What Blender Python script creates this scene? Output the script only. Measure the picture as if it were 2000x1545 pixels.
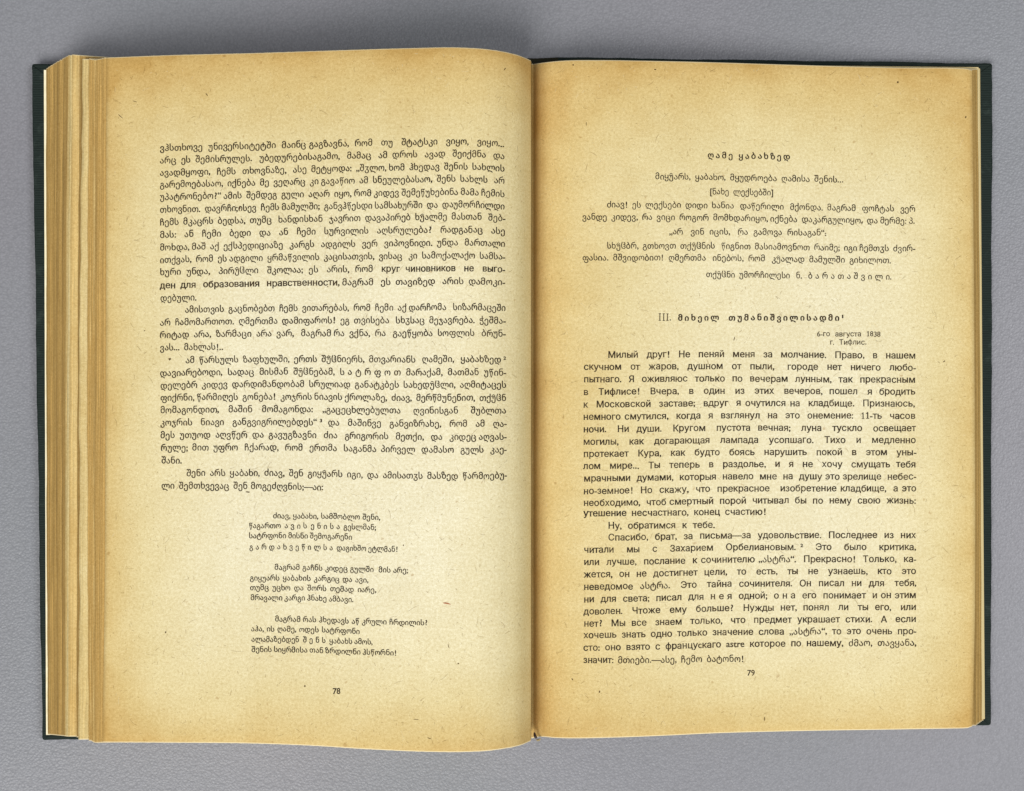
import bpy, math, random
import numpy as np
from mathutils import Vector

random.seed(7)
for o in list(bpy.data.objects):
    bpy.data.objects.remove(o)
sc = bpy.context.scene
COL = sc.collection

# ------------------------------------------------------------------ camera, light, exposure
H = 0.45                      # camera height over the mat, metres
PPM = 6000.0                  # photo pixels per metre on the mat plane
cam_d = bpy.data.cameras.new('camera')
cam_d.sensor_width = 36.0
cam_d.lens = 36.0 * H / (2000.0 / PPM)
cam_d.clip_start, cam_d.clip_end = 0.01, 50
cam = bpy.data.objects.new('camera', cam_d)
cam.location = (0, 0, H)
COL.objects.link(cam)
sc.camera = cam

w = bpy.data.worlds.new('World')
sc.world = w
w.use_nodes = True
bg = w.node_tree.nodes['Background']
bg.inputs['Color'].default_value = (0.93, 0.96, 1.0, 1)
bg.inputs['Strength'].default_value = 0.17


def area(name, loc, target, size, energy, color):
    d = bpy.data.lights.new(name, 'AREA')
    d.shape = 'RECTANGLE'
    d.size, d.size_y = size
    d.energy = energy
    d.color = color
    o = bpy.data.objects.new(name, d)
    o.location = loc
    o.rotation_euler = (Vector(target) - Vector(loc)).to_track_quat('-Z', 'Y').to_euler()
    COL.objects.link(o)


area('window_light', (-1.05, -2.75, 3.5), (0, 0, 0), (3.2, 2.5), 200.0, (1.0, 0.985, 0.955))
area('ceiling_light', (1.45, -0.15, 2.2), (0, 0, 0), (0.9, 0.9), 26.0, (0.96, 0.98, 1.0))

sc.view_settings.view_transform = 'Standard'
sc.view_settings.look = 'None'
sc.view_settings.exposure = 0.0
sc.view_settings.gamma = 1.0


# ------------------------------------------------------------------ helpers
def P(px, py, z):
    """point of the table scene seen at a photo pixel when it lies z metres above the mat"""
    k = (H - z) / H / PPM
    return ((px - 1000.0) * k, (772.5 - py) * k, z)


def curve(pts):
    """monotone-ish cubic through (x, y) points"""
    xs = np.array([p[0] for p in pts], float)
    ys = np.array([p[1] for p in pts], float)
    d = np.diff(ys) / np.diff(xs)
    m = np.zeros(len(xs))
    m[0], m[-1] = d[0], d[-1]
    for i in range(1, len(xs) - 1):
        a, b = d[i - 1], d[i]
        h0, h1 = xs[i] - xs[i - 1], xs[i + 1] - xs[i]
        m[i] = (a * h1 + b * h0) / (h0 + h1)

    def f(x):
        if x <= xs[0]:
            return ys[0] + m[0] * (x - xs[0])
        if x >= xs[-1]:
            return ys[-1] + m[-1] * (x - xs[-1])
        i = int(np.searchsorted(xs, x) - 1)
        h = xs[i + 1] - xs[i]
        t = (x - xs[i]) / h
        return float((2*t**3 - 3*t**2 + 1) * ys[i] + (t**3 - 2*t**2 + t) * h * m[i]
                     + (-2*t**3 + 3*t**2) * ys[i + 1] + (t**3 - t**2) * h * m[i + 1])
    return f


def smooth(a, b, x):
    t = min(1.0, max(0.0, (x - a) / (b - a)))
    return t * t * (3 - 2 * t)


def new_obj(name, verts, faces, mats, parent=None, mat_idx=None, smooth_shade=True, attrs=None, uv=None):
    me = bpy.data.meshes.new(name)
    me.from_pydata(verts, [], faces)
    for m in mats:
        me.materials.append(m)
    if mat_idx is not None:
        me.polygons.foreach_set('material_index', mat_idx)
    if smooth_shade:
        me.polygons.foreach_set('use_smooth', [True] * len(me.polygons))
    for k, v in (attrs or {}).items():
        dom = 'POINT' if len(v) == len(verts) else 'FACE'
        a = me.attributes.new(k, 'FLOAT', dom)
        a.data.foreach_set('value', v)
    if uv is not None:
        l = me.uv_layers.new(name='UVMap')
        li = np.empty(len(me.loops), int)
        me.loops.foreach_get('vertex_index', li)
        l.data.foreach_set('uv', np.array(uv, float)[li].ravel())
    me.update()
    o = bpy.data.objects.new(name, me)
    COL.objects.link(o)
    if parent is not None:
        o.parent = parent
    return o


# ------------------------------------------------------------------ node helpers / materials
class N:
    def __init__(s, name, rough=0.9, spec=0.2):
        s.m = bpy.data.materials.new(name)
        s.m.use_nodes = True
        s.t = s.m.node_tree
        s.b = s.t.nodes['Principled BSDF']
        s.b.inputs['Roughness'].default_value = rough
        s.b.inputs['Specular IOR Level'].default_value = spec

    def n(s, typ, ins=None, **props):
        nd = s.t.nodes.new(typ)
        for k, v in props.items():
            setattr(nd, k, v)
        for k, v in (ins or {}).items():
            if isinstance(v, bpy.types.NodeSocket):
                s.t.links.new(v, nd.inputs[k])
            else:
                nd.inputs[k].default_value = v
        return nd

    def math(s, op, a, b=0.0, c=0.0, clamp=False):
        return s.n('ShaderNodeMath', {0: a, 1: b, 2: c}, operation=op, use_clamp=clamp).outputs[0]

    def noise(s, vec, scale, detail=2.0, rough=0.5, dist=0.0):
        return s.n('ShaderNodeTexNoise', {'Vector': vec, 'Scale': scale, 'Detail': detail,
                                          'Roughness': rough, 'Distortion': dist}).outputs['Fac']

    def ramp(s, fac, stops):
        r = s.n('ShaderNodeValToRGB', {'Fac': fac})
        e = r.color_ramp.elements
        while len(e) < len(stops):
            e.new(0.5)
        for i, (p, c) in enumerate(stops):
            e[i].position = p
            e[i].color = (*c, 1) if len(c) == 3 else c
        return r.outputs['Color']

    def mix(s, fac, a, b, mode='MIX'):
        nd = s.n('ShaderNodeMix', data_type='RGBA', blend_type=mode)
        for sock, v in ((nd.inputs[0], fac), (nd.inputs[6], a), (nd.inputs[7], b)):
            if isinstance(v, bpy.types.NodeSocket):
                s.t.links.new(v, sock)
            else:
                sock.default_value = v if not isinstance(v, tuple) or len(v) == 4 else (*v, 1)
        return nd.outputs[2]

    def maprange(s, v, a, b, c=0.0, d=1.0):
        return s.n('ShaderNodeMapRange', {0: v, 1: a, 2: b, 3: c, 4: d}).outputs[0]

    def bump(s, height, dist, strength=1.0, prev=None):
        ins = {'Height': height, 'Distance': dist, 'Strength': strength}
        if prev is not None:
            ins['Normal'] = prev
        return s.n('ShaderNodeBump', ins).outputs[0]

    def link(s, a, name):
        s.t.links.new(a, s.b.inputs[name])


def srgb(r, g, b):
    f = lambda c: ((c / 255 + 0.055) / 1.055) ** 2.4 if c / 255 > 0.04045 else c / 255 / 12.92
    return (f(r), f(g), f(b))


def paper_material(name, rim=False):
    s = N(name, 0.92, 0.12)
    tc = s.n('ShaderNodeTexCoord')
    uv = s.n('ShaderNodeUVMap').outputs[0]
    at = s.n('ShaderNodeAttribute', attribute_name='edge').outputs['Fac']      # metres from the trimmed edges; its gutter term also paints fold shade
    age = s.n('ShaderNodeAttribute', attribute_name='age').outputs['Fac']      # extra toning of this leaf
    big = s.noise(uv, 28, 3, 0.55)
    mid = s.noise(uv, 110, 3, 0.6)
    grain = s.noise(uv, 1150, 3, 0.7)
    fine = s.noise(uv, 2700, 2, 0.6)
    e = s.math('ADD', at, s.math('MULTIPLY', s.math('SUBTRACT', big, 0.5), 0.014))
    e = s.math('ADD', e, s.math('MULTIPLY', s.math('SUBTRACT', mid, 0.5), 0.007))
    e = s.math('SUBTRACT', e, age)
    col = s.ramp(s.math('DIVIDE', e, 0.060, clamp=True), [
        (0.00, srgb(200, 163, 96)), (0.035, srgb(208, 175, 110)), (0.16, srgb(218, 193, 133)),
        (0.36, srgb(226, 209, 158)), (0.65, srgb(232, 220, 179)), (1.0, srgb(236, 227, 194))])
    # mottled pulp
    g = s.maprange(grain, 0.25, 0.75, 0.81, 1.15)
    f = s.maprange(fine, 0.25, 0.75, 0.86, 1.12)
    m2 = s.maprange(mid, 0.2, 0.8, 0.965, 1.035)
    v = s.math('MULTIPLY', s.math('MULTIPLY', g, f), s.math('MULTIPLY', m2, s.maprange(big, 0.3, 0.7, 0.97, 1.025)))
    comb = s.n('ShaderNodeCombineColor', {0: s.math('POWER', v, 0.8), 1: v, 2: s.math('POWER', v, 1.5)}).outputs[0]
    col = s.mix(1.0, col, comb, 'MULTIPLY')
    # foxing flecks
    fl = s.noise(uv, 520, 1, 0.4)
    flm = s.maprange(fl, 0.735, 0.80, 0.0, 0.42)
    col = s.mix(flm, col, srgb(165, 125, 66))
    tone = s.n('ShaderNodeAttribute', attribute_name='tone').outputs['Fac']
    st = s.noise(s.n('ShaderNodeMapping', {'Vector': uv, 'Scale': (1.0, 0.012, 1.0)}).outputs[0], 1500, 3, 0.75)
    st = s.maprange(st, 0.3, 0.7, 0.72, 1.16)
    st = s.n('ShaderNodeMix', {0: s.math('MULTIPLY', s.maprange(at, 0.001, 0.0035, 1.0, 0.0), s.n('ShaderNodeAttribute', attribute_name='streak').outputs['Fac']), 2: 1.0, 3: st}).outputs[0]
    tn = s.math('MULTIPLY', tone, st)
    col = s.mix(1.0, col, s.n('ShaderNodeCombineColor', {0: tn, 1: tn, 2: tn}).outputs[0], 'MULTIPLY')
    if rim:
        col = s.mix(0.65, col, srgb(246, 232, 192))  # paler rim: less toned cut edge, with its caught light painted in
    s.link(col, 'Base Color')
    hgt = s.math('ADD', s.math('MULTIPLY', grain, 1.0), s.math('MULTIPLY', fine, 0.6))
    b1 = s.bump(hgt, 0.00010, 0.35)
    b2 = s.bump(s.noise(uv, 60, 2), 0.0012, 0.35, b1)
    s.link(b2, 'Normal')
    return s.m


def mat_material():
    s = N('grey_leatherette', 0.62, 0.50)
    tc = s.n('ShaderNodeTexCoord').outputs['Object']
    warp = s.n('ShaderNodeTexNoise', {'Vector': tc, 'Scale': 260.0, 'Detail': 2.0}).outputs['Color']
    wv = s.n('ShaderNodeVectorMath', {0: warp, 1: (0.5, 0.5, 0.5)}, operation='SUBTRACT').outputs[0]
    wv = s.n('ShaderNodeVectorMath', {0: wv, 'Scale': 0.0007}, operation='SCALE').outputs[0]
    vec = s.n('ShaderNodeVectorMath', {0: tc, 1: wv}, operation='ADD').outputs[0]
    vo = s.n('ShaderNodeTexVoronoi', {'Vector': vec, 'Scale': 1300.0, 'Smoothness': 0.35}, feature='SMOOTH_F1').outputs['Distance']
    vo2 = s.n('ShaderNodeTexVoronoi', {'Vector': vec, 'Scale': 1900.0}).outputs['Distance']
    n1 = s.noise(tc, 1700, 1)
    n2 = s.noise(tc, 14, 2)
    n3 = s.noise(tc, 3000, 2)
    h = s.math('ADD', s.math('MULTIPLY', vo, -1.3), s.math('MULTIPLY', n1, 0.8))
    h = s.math('ADD', h, s.math('MULTIPLY', vo2, -0.30))
    s.link(s.bump(h, 0.00012, 0.55), 'Normal')
    v = s.math('MULTIPLY', s.maprange(n2, 0.3, 0.7, 0.96, 1.04), s.maprange(n3, 0.3, 0.7, 0.94, 1.06))
    v = s.math('MULTIPLY', v, s.maprange(vo, 0.0, 0.8, 1.07, 0.88))
    base = s.mix(s.maprange(s.noise(tc, 9, 1), 0.35, 0.65), srgb(137, 139, 144), srgb(141, 140, 146))
    comb = s.n('ShaderNodeCombineColor', {0: v, 1: v, 2: v}).outputs[0]
    s.link(s.mix(1.0, base, comb, 'MULTIPLY'), 'Base Color')
    s.link(s.maprange(n1, 0.3, 0.7, 0.36, 0.50), 'Roughness')
    return s.m


def cloth_material(name, c1, c2):
    s = N(name, 0.75, 0.25)
    tc = s.n('ShaderNodeTexCoord').outputs['Object']
    mp = s.n('ShaderNodeMapping', {'Vector': tc, 'Scale': (0.25, 1.0, 1.0)}).outputs[0]
    rib = s.n('ShaderNodeTexWave', {'Vector': mp, 'Scale': 560.0, 'Distortion': 1.6, 'Detail': 2.0, 'Detail Scale': 3.0},
              bands_direction='Y').outputs['Fac']
    rib2 = s.n('ShaderNodeTexWave', {'Vector': tc, 'Scale': 620.0, 'Distortion': 1.0}, bands_direction='X').outputs['Fac']
    wear = s.noise(tc, 160, 4, 0.65)
    thr = s.noise(mp, 1400, 3, 0.6)
    hgt = s.math('ADD', rib, s.math('MULTIPLY', rib2, 0.35))
    s.link(s.bump(hgt, 0.00012, 0.8), 'Normal')
    f = s.math('ADD', s.math('MULTIPLY', rib, 0.35), s.math('MULTIPLY', thr, 0.55))
    col = s.mix(f, c1, c2)
    col = s.mix(s.maprange(wear, 0.56, 0.75, 0, 0.45), col, srgb(66, 78, 72))
    s.link(col, 'Base Color')
    return s.m


def ink_material(name, dark, fade):
    s = N(name, 0.7, 0.2)
    uvn = s.n('ShaderNodeTexCoord').outputs['Object']
    a = s.n('ShaderNodeAttribute', attribute_name='fade').outputs['Fac']
    n = s.noise(uvn, 1500, 2, 0.6)
    f = s.math('ADD', a, s.maprange(n, 0.45, 0.8, 0.0, 0.55), clamp=True)
    s.link(s.mix(f, dark, fade), 'Base Color')
    return s.m


def translucent_mark(name, color, alpha):
    s = N(name, 0.9, 0.1)
    s.b.inputs['Base Color'].default_value = (*color, 1)
    s.b.inputs['Alpha'].default_value = alpha
    return s.m


M_PAPER = paper_material('aged_paper')
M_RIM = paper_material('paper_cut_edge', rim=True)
M_MAT = mat_material()
M_CLOTH = cloth_material('dark_green_bookcloth', srgb(14, 23, 20), srgb(36, 50, 45))
M_SPINE = cloth_material('olive_spine_cloth', srgb(30, 30, 20), srgb(58, 56, 38))
M_END = N('cream_endpaper', 0.8, 0.2)
M_END.link(M_END.mix(M_END.maprange(M_END.noise(M_END.n('ShaderNodeTexCoord').outputs['Object'], 400, 2), 0.3, 0.7),
                     srgb(240, 228, 188), srgb(250, 241, 208)), 'Base Color')
M_END = M_END.m
M_END2 = N('dull_endpaper', 0.8, 0.2)
M_END2.b.inputs['Base Color'].default_value = (*srgb(205, 187, 138), 1)
M_END2 = M_END2.m
M_INK = ink_material('printing_ink', srgb(34, 24, 14), srgb(104, 82, 50))
M_FIBRE = translucent_mark('pulp_fibre', srgb(128, 96, 46), 0.22)
M_FIBRE_L = translucent_mark('pale_pulp_fibre', srgb(250, 240, 200), 0.28)
M_SPOT = translucent_mark('brown_speck', srgb(92, 66, 34), 0.72)
M_RED = translucent_mark('reddish_fibre', srgb(176, 92, 52), 0.65)
M_BAND = N('headband_cloth', 0.8, 0.2)
M_BAND.b.inputs['Base Color'].default_value = (*srgb(160, 144, 106), 1)
M_BAND = M_BAND.m
M_THREAD = N('dark_binding_glue', 0.5, 0.4)
M_THREAD.b.inputs['Base Color'].default_value = (*srgb(48, 34, 30), 1)
M_THREAD = M_THREAD.m

# ------------------------------------------------------------------ table surface
g = 40
vs, fs = [], []
for j in range(g + 1):
    for i in range(g + 1):
        vs.append((-0.9 + 1.8 * i / g, -0.9 + 1.8 * j / g, 0.0))
for j in range(g):
    for i in range(g):
        a = j * (g + 1) + i
        fs.append((a, a + 1, a + g + 2, a + g + 1))
tbl = new_obj('table_surface', vs, fs, [M_MAT])
tbl['kind'] = 'structure'

# ------------------------------------------------------------------ the book
book = bpy.data.objects.new('open_book', None)
COL.objects.link(book)
book['label'] = 'open old hardcover book with yellowed Georgian and Russian pages and dark green cloth cover'
book['category'] = 'book'


def slab(name, top4, thick, mat, parent, bevel=0.0006, n=60, wob=0.00009, sink=None):
    """board given by its four top corners (x, y, z), running thick metres down, with a worn wavy outline"""
    (a, b, c, d) = [np.array(p) for p in top4]
    ring = []
    for side, (p, q) in enumerate(((a, b), (b, c), (c, d), (d, a))):
        for k in range(n):
            t = k / n
            if k == 0:
                r_ = 0.0007
                du = (q - p) / np.linalg.norm(q - p)
                pr = {0: d, 1: a, 2: b, 3: c}[side]
                dv = (pr - p) / np.linalg.norm(pr - p)
                ring.append(p + dv * r_)
                ring.append(p + (dv + du) * r_ * 0.29)
                ring.append(p + du * r_)
                continue
            pt = p + (q - p) * t
            nrm = np.array([-(q - p)[1], (q - p)[0], 0.0])
            nrm /= np.linalg.norm(nrm)
            s = wob * (1.2 * math.sin(k * 0.33 + a[0] * 900) + random.uniform(-1, 1)) if k else 0
            ring.append(pt + nrm * s)
    cen = sum(ring) / len(ring)
    L = len(ring)
    verts, faces = [], []
    prof = [(0.0, -thick), (bevel * 0.6, -thick), (0.0, -thick + bevel * 0.6), (0.0, -bevel), (bevel * 0.3, -bevel * 0.3), (bevel, 0.0)]
    prof = [(bevel, -thick), (0.0, -thick + bevel), (0.0, -bevel), (bevel * 0.3, -bevel * 0.3), (bevel, 0.0)]
    for (ins, dz) in prof:
        for i, r in enumerate(ring):
            v = cen - r
            v[2] = 0
            # inset towards the inside, axis-wise
            x = r[0] + math.copysign(min(ins, abs(v[0])), v[0])
            y = r[1] + math.copysign(min(ins, abs(v[1])), v[1])
            verts.append((x, y, r[2] + dz))
    for k in range(len(prof) - 1):
        for i in range(L):
            j = (i + 1) % L
            faces.append((k * L + i, k * L + j, (k + 1) * L + j, (k + 1) * L + i))
    faces.append(tuple((len(prof) - 1) * L + i for i in range(L)))
    faces.append(tuple(reversed(range(L))))
    # consistent outward orientation
    o = new_obj(name, verts, faces, [mat], parent, smooth_shade=False)
    import bmesh
    bm = bmesh.new()
    bm.from_mesh(o.data)
    bmesh.ops.recalc_face_normals(bm, faces=bm.faces)
    bm.to_mesh(o.data)
    bm.free()
    return o


def fold_strip(name, quad, dz, mat, parent, sub=10):
    """thin cloth turn-in lying on a board: quad of 4 (x, y, z) corners, dz thick"""
    a, b, c, d = [np.array(p) for p in quad]
    verts, faces = [], []
    for layer in (0, 1):
        for j in range(2):
            for i in range(sub + 1):
                t = i / sub
                p = (a + (b - a) * t) if j == 0 else (d + (c - d) * t)
                verts.append((p[0], p[1], p[2] + (dz if layer else 0.00002) + (0.00003 * math.sin(i * 2.1) if layer else 0)))
    W = sub + 1
    for i in range(sub):
        faces.append((2 * W + i, 2 * W + i + 1, 3 * W + i + 1, 3 * W + i))
        faces.append((i, W + i, W + i + 1, i + 1))
        faces.append((i, i + 1, 2 * W + i + 1, 2 * W + i))
        faces.append((W + i, 3 * W + i, 3 * W + i + 1, W + i + 1))
    faces.append((0, 2 * W, 3 * W, W))
    faces.append((sub, W + sub, 3 * W + sub, 2 * W + sub))
    o = new_obj(name, verts, faces, [mat], parent, smooth_shade=False)
    import bmesh
    bm = bmesh.new()
    bm.from_mesh(o.data)
    bmesh.ops.recalc_face_normals(bm, faces=bm.faces)
    bm.to_mesh(o.data)
    bm.free()
    return o


# left board (slightly lifted at its outer edge), right board flat on the mat
ZL, ZLi, ZR = 0.0042, 0.0030, 0.0027
# corners: outer-bottom, inner-bottom, inner-top, outer-top
LB = [P(81.5, 1446.5, ZL), P(990, 1424, ZLi), P(990, 113, ZLi), P(61, 124, ZL)]
lcover = slab('cover_board', LB, 0.0026, M_CLOTH, book)
lcover['label'] = 'left cover board in dark green cloth'
RB = [P(1083, 1420, ZR), P(1936.5, 1417.5, ZR), P(1939, 123, ZR), P(1083, 111, ZR)]
rcover = slab('cover_board', RB, 0.0026, M_CLOTH, book)
rcover['label'] = 'right cover board in dark green cloth'
# mitred cloth turn-ins on the inside of the boards
e = 3.2
fold_strip('cloth_turn_in', [P(61 + e, 124 + e + 2, ZL), P(81.5 + e, 1446 - e - 2, ZL), P(118, 1416, ZL), P(104, 158, ZL)], 0.00028, M_CLOTH, lcover)
fold_strip('cloth_turn_in', [P(66 + e, 124 + e, ZL), P(900, 113 + e, ZLi), P(900, 150, ZLi), P(110, 160, ZL)], 0.00016, M_CLOTH, lcover)
fold_strip('cloth_turn_in', [P(86 + e, 1446 - e, ZL), P(900, 1424 - e, ZLi), P(900, 1392, ZLi), P(122, 1412, ZL)], 0.00016, M_CLOTH, lcover)
fold_strip('cloth_turn_in', [P(1939 - e, 123 + e + 1, ZR), P(1936.5 - e, 1417 - e - 1, ZR), P(1905, 1390, ZR), P(1908, 146, ZR)], 0.00028, M_CLOTH, rcover)
fold_strip('cloth_turn_in', [P(1934 - e, 123 + e, ZR), P(1100, 112 + e, ZR), P(1100, 140, ZR), P(1904, 148, ZR)], 0.00016, M_CLOTH, rcover)
fold_strip('cloth_turn_in', [P(1932 - e, 1417 - e, ZR), P(1100, 1420 - e, ZR), P(1100, 1395, ZR), P(1902, 1388, ZR)], 0.00016, M_CLOTH, rcover)

# spine cloth between the boards
vs, fs = [], []
n = 16
for side in (0, 1):
    for j, (yt) in enumerate((112, 1421)):
        for i in range(n + 1):
            px = 985 + (1090 - 985) * i / n
            z = 0.0012 + 0.0012 * abs(2 * i / n - 1) ** 2 + (0.0008 if side else 0)
            yy = yt + (2.0 if j == 0 else -2.0) * math.sin(math.pi * i / n)
            vs.append(P(px, yy, z))
W = n + 1
for i in range(n):
    fs.append((2*W + i, 3*W + i, 3*W + i + 1, 2*W + i + 1))
    fs.append((i, i + 1, W + i + 1, W + i))
    fs.append((i, 2*W + i, 2*W + i + 1, i + 1))
    fs.append((W + i, W + i + 1, 3*W + i + 1, 3*W + i))
new_obj('spine_cloth', vs, fs, [M_SPINE], book)


def tube(name, pts, r, mat, parent, sides=8):
    verts, faces = [], []
    pts = [Vector(p) for p in pts]
    for i, p in enumerate(pts):
        t = (pts[min(i + 1, len(pts) - 1)] - pts[max(i - 1, 0)]).normalized()
        u = t.cross(Vector((0, 0, 1))).normalized() if abs(t.z) < 0.95 else Vector((1, 0, 0))
        v = t.cross(u)
        rr = r * (0.5 if i in (0, len(pts) - 1) else 1)
        for k in range(sides):
            a = 2 * math.pi * k / sides
            verts.append(tuple(p + u * math.cos(a) * rr + v * math.sin(a) * rr))
    for i in range(len(pts) - 1):
        for k in range(sides):
            k2 = (k + 1) % sides
            faces.append((i*sides + k, i*sides + k2, (i+1)*sides + k2, (i+1)*sides + k))
    faces.append(tuple(range(sides)))
    faces.append(tuple(reversed([(len(pts)-1)*sides + k for k in range(sides)])))
    return new_obj(name, verts, faces, [mat], parent)


# ------------------------------------------------------------------ page surfaces
TL = curve([(207, 112.3), (340, 107.2), (500, 103.3), (600, 100), (700, 96.7), (800, 93.8), (900, 92.6), (948.5, 95.6),
            (987.4, 101.5), (1016.5, 109.2), (1038, 118.5)])
BL = curve([(200, 1450), (340, 1450.6), (500, 1452.3), (600, 1456), (725, 1463.7), (850, 1468.7), (900, 1468.9),
            (975, 1463.7), (1025, 1452.5), (1038, 1446.5)])
ZLc = curve([(207, .0195), (340, .0213), (500, .0236), (600, .0258), (725, .0288), (850, .0310), (900, .0309),
             (948, .0297), (987, .0266), (1016, .0222), (1038, .0158)])
TR = curve([(1041, 125), (1060, 122.3), (1094, 118.8), (1171, 117.4), (1250, 118.4), (1400, 121.8), (1500, 125), (1600, 128),
            (1750, 131.8), (1890, 134.0), (1905, 135.2)])
BR = curve([(1041, 1441.5), (1048, 1440.0), (1056, 1439.2), (1082, 1441), (1200, 1440.5), (1280, 1437.6), (1400, 1432), (1550, 1428), (1750, 1424.7),
            (1897, 1422.3)])
ZRc = curve([(1041, .0055), (1047, .0076), (1060, .0102), (1094, .0131), (1150, .0142), (1200, .0139), (1300, .0124), (1400, .0106),
             (1600, .0077), (1750, .0060), (1900, .0046)])
XL = curve([(0, 207.5), (0.36, 207.2), (0.48, 206.5), (0.85, 203.3), (1, 200.0)])     # fore-edge of page 78
XR = curve([(0, 1898.5), (0.38, 1902.6), (0.5, 1903.6), (0.85, 1903.5), (1, 1899)])  # fore-edge of page 79


def wave(px, v, seed):
    return 0.00010 * (math.sin(px * 0.011 + seed) * math.sin(v * 5.1 + seed * 2) + 0.6 * math.sin(px * 0.023 + v * 9 + seed))


def surfL(px, py):
    t, b = TL(px), BL(px)
    v = (py - t) / (b - t)
    return P(px, py, ZLc(px) + wave(px, v, 1.3) * smooth(1030, 960, px) + 0.0)


def surfR(px, py):
    t, b = TR(px), BR(px)
    v = (py - t) / (b - t)
    return P(px, py, ZRc(px) + wave(px, v, 4.1) * smooth(1050, 1120, px))


def leaf_mesh(name, cols, rows, thick, parent, age=0.0, rim=True, gutter='right', ragged=0.0, corner=None, fore=0.0, tone=1.0, gut=1.9):
    """one leaf: cols(i)->function giving for v in rows the top point; builds a solid sheet.
    cols: list of lists of points [col][row]."""
    nc, nr = len(cols), len(cols[0])
    verts, edge, uvs = [], [], []
    # metric edge distance
    for c in range(nc):
        for r in range(nr):
            verts.append(tuple(cols[c][r]))
    top = np.array(verts).reshape(nc, nr, 3)
    seg = np.linalg.norm(np.diff(top[:, nr // 2, :], axis=0), axis=1)
    s = np.concatenate([[0], np.cumsum(seg)])
    for c in range(nc):
        y0, y1 = top[c, 0, 1], top[c, -1, 1]
        for r in range(nr):
            y = top[c, r, 1]
            d = sorted((max(0.0, s[c]) * 1.25 + fore, abs(y0 - y) * 0.80, abs(y - y1) * 1.05 + 0.006, (s[-1] - s[c]) * gut + (0.003 if gut > 1 else 0.0)))  # last term darkens the gutter: aging plus painted shade of the fold
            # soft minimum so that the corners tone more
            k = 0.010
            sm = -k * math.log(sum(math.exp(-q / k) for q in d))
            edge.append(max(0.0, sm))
            uvs.append((s[c] + parent['seed_u'], y + parent['seed_v']))
    nt = len(verts)
    for c in range(nc):
        for r in range(nr):
            p = top[c, r]
            verts.append((p[0], p[1], p[2] - thick))
            edge.append(edge[c * nr + r])
            uvs.append(uvs[c * nr + r])
    faces, mi = [], []
    flip = gutter == 'left'
    for c in range(nc - 1):
        for r in range(nr - 1):
            a, b, cc, d = c*nr + r, (c+1)*nr + r, (c+1)*nr + r+1, c*nr + r+1
            f = (a, d, cc, b)
            faces.append(f if not flip else f[::-1])
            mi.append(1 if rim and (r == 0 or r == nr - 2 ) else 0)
            f = (a + nt, b + nt, cc + nt, d + nt)
            faces.append(f if not flip else f[::-1])
            mi.append(0)
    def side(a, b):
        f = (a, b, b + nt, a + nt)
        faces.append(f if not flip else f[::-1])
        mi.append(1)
    for c in range(nc - 1):
        side(c*nr, (c+1)*nr)
        side((c+1)*nr + nr-1, c*nr + nr-1)
    for r in range(nr - 1):
        side(r+1, r)
        side((nc-1)*nr + r, (nc-1)*nr + r+1)
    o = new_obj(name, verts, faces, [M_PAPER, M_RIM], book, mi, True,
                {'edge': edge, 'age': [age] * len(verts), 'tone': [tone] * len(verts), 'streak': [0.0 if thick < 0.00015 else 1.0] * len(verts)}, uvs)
    # keep the cut edges crisp
    return o


def rows_v(n):
    rim = 0.0012
    return [0.0, rim] + [i / n for i in range(1, n)] + [1 - rim, 1.0]


# --- top left leaf (page 78) and top right leaf (page 79)
def top_left_cols():
    cols = []
    pxs = list(np.linspace(207, 960, 90)) + list(np.linspace(964, 1036.6, 28))
    V = rows_v(70)
    for px in pxs:
        col = []
        for v in V:
            x = px + (XL(v) - 207.0) * (1 - smooth(207, 280, px))
            t, b = TL(x), BL(x)
            y = t + (b - t) * v
            y += 0.35 * math.sin(px * 0.31) * (1 if v in (0.0, 1.0) else 0) * 0.6
            z = ZLc(x) + wave(x, v, 1.3) * smooth(1030, 960, x)
            if v in (0.0, 1.0):
                z -= 0.00008
            col.append(P(x, y, z))
        cols.append(col)
    # the sheet turns down into the gutter
    last = cols[-1]
    for (dx, z) in ((0.00020, 0.0135), (0.00022, 0.0110), (0.00005, 0.0085), (-0.0003, 0.0066)):
        cols.append([(p[0] + dx, p[1], z) for p in last])
    return cols


def top_right_cols():
    cols = []
    pxs = list(np.linspace(1041, 1110, 26)) + list(np.linspace(1118, 1900, 90))
    V = rows_v(70)
    for px in pxs:
        col = []
        for v in V:
            x = px + (XR(v) - 1900.0) * smooth(1830, 1900, px)
            t, b = TR(x), BR(x)
            # worn corners
            dd = 0.0
            if px > 1885:
                k = (px - 1885) / 15.0
                if v < 0.02: dd = 2.5 * k * k
                if v > 0.98: dd = -3.5 * k * k
            y = t + (b - t) * v + dd * (1 - min(v, 1 - v) / 0.02 if min(v, 1 - v) < 0.02 else 0)
            z = ZRc(x) + wave(x, v, 4.1) * smooth(1050, 1120, x)
            if v in (0.0, 1.0):
                z -= 0.00008
            col.append(P(x, y, z))
        cols.append(col)
    first = cols[0]
    pre = []
    for (dx, z) in ((-0.0006, 0.0050), (-0.0003, 0.0060)):
        pre.append([(p[0] + dx, p[1], z) for p in first])
    return pre + cols


class D(dict):
    pass


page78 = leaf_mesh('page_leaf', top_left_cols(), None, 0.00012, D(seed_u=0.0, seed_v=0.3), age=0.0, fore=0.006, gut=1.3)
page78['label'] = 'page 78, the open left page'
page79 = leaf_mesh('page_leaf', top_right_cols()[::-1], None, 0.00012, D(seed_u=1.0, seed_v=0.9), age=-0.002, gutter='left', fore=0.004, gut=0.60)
page79['label'] = 'page 79, the open right page'

# --- left stack: staggered leaves below page 78
ZB = 0.0046


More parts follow.
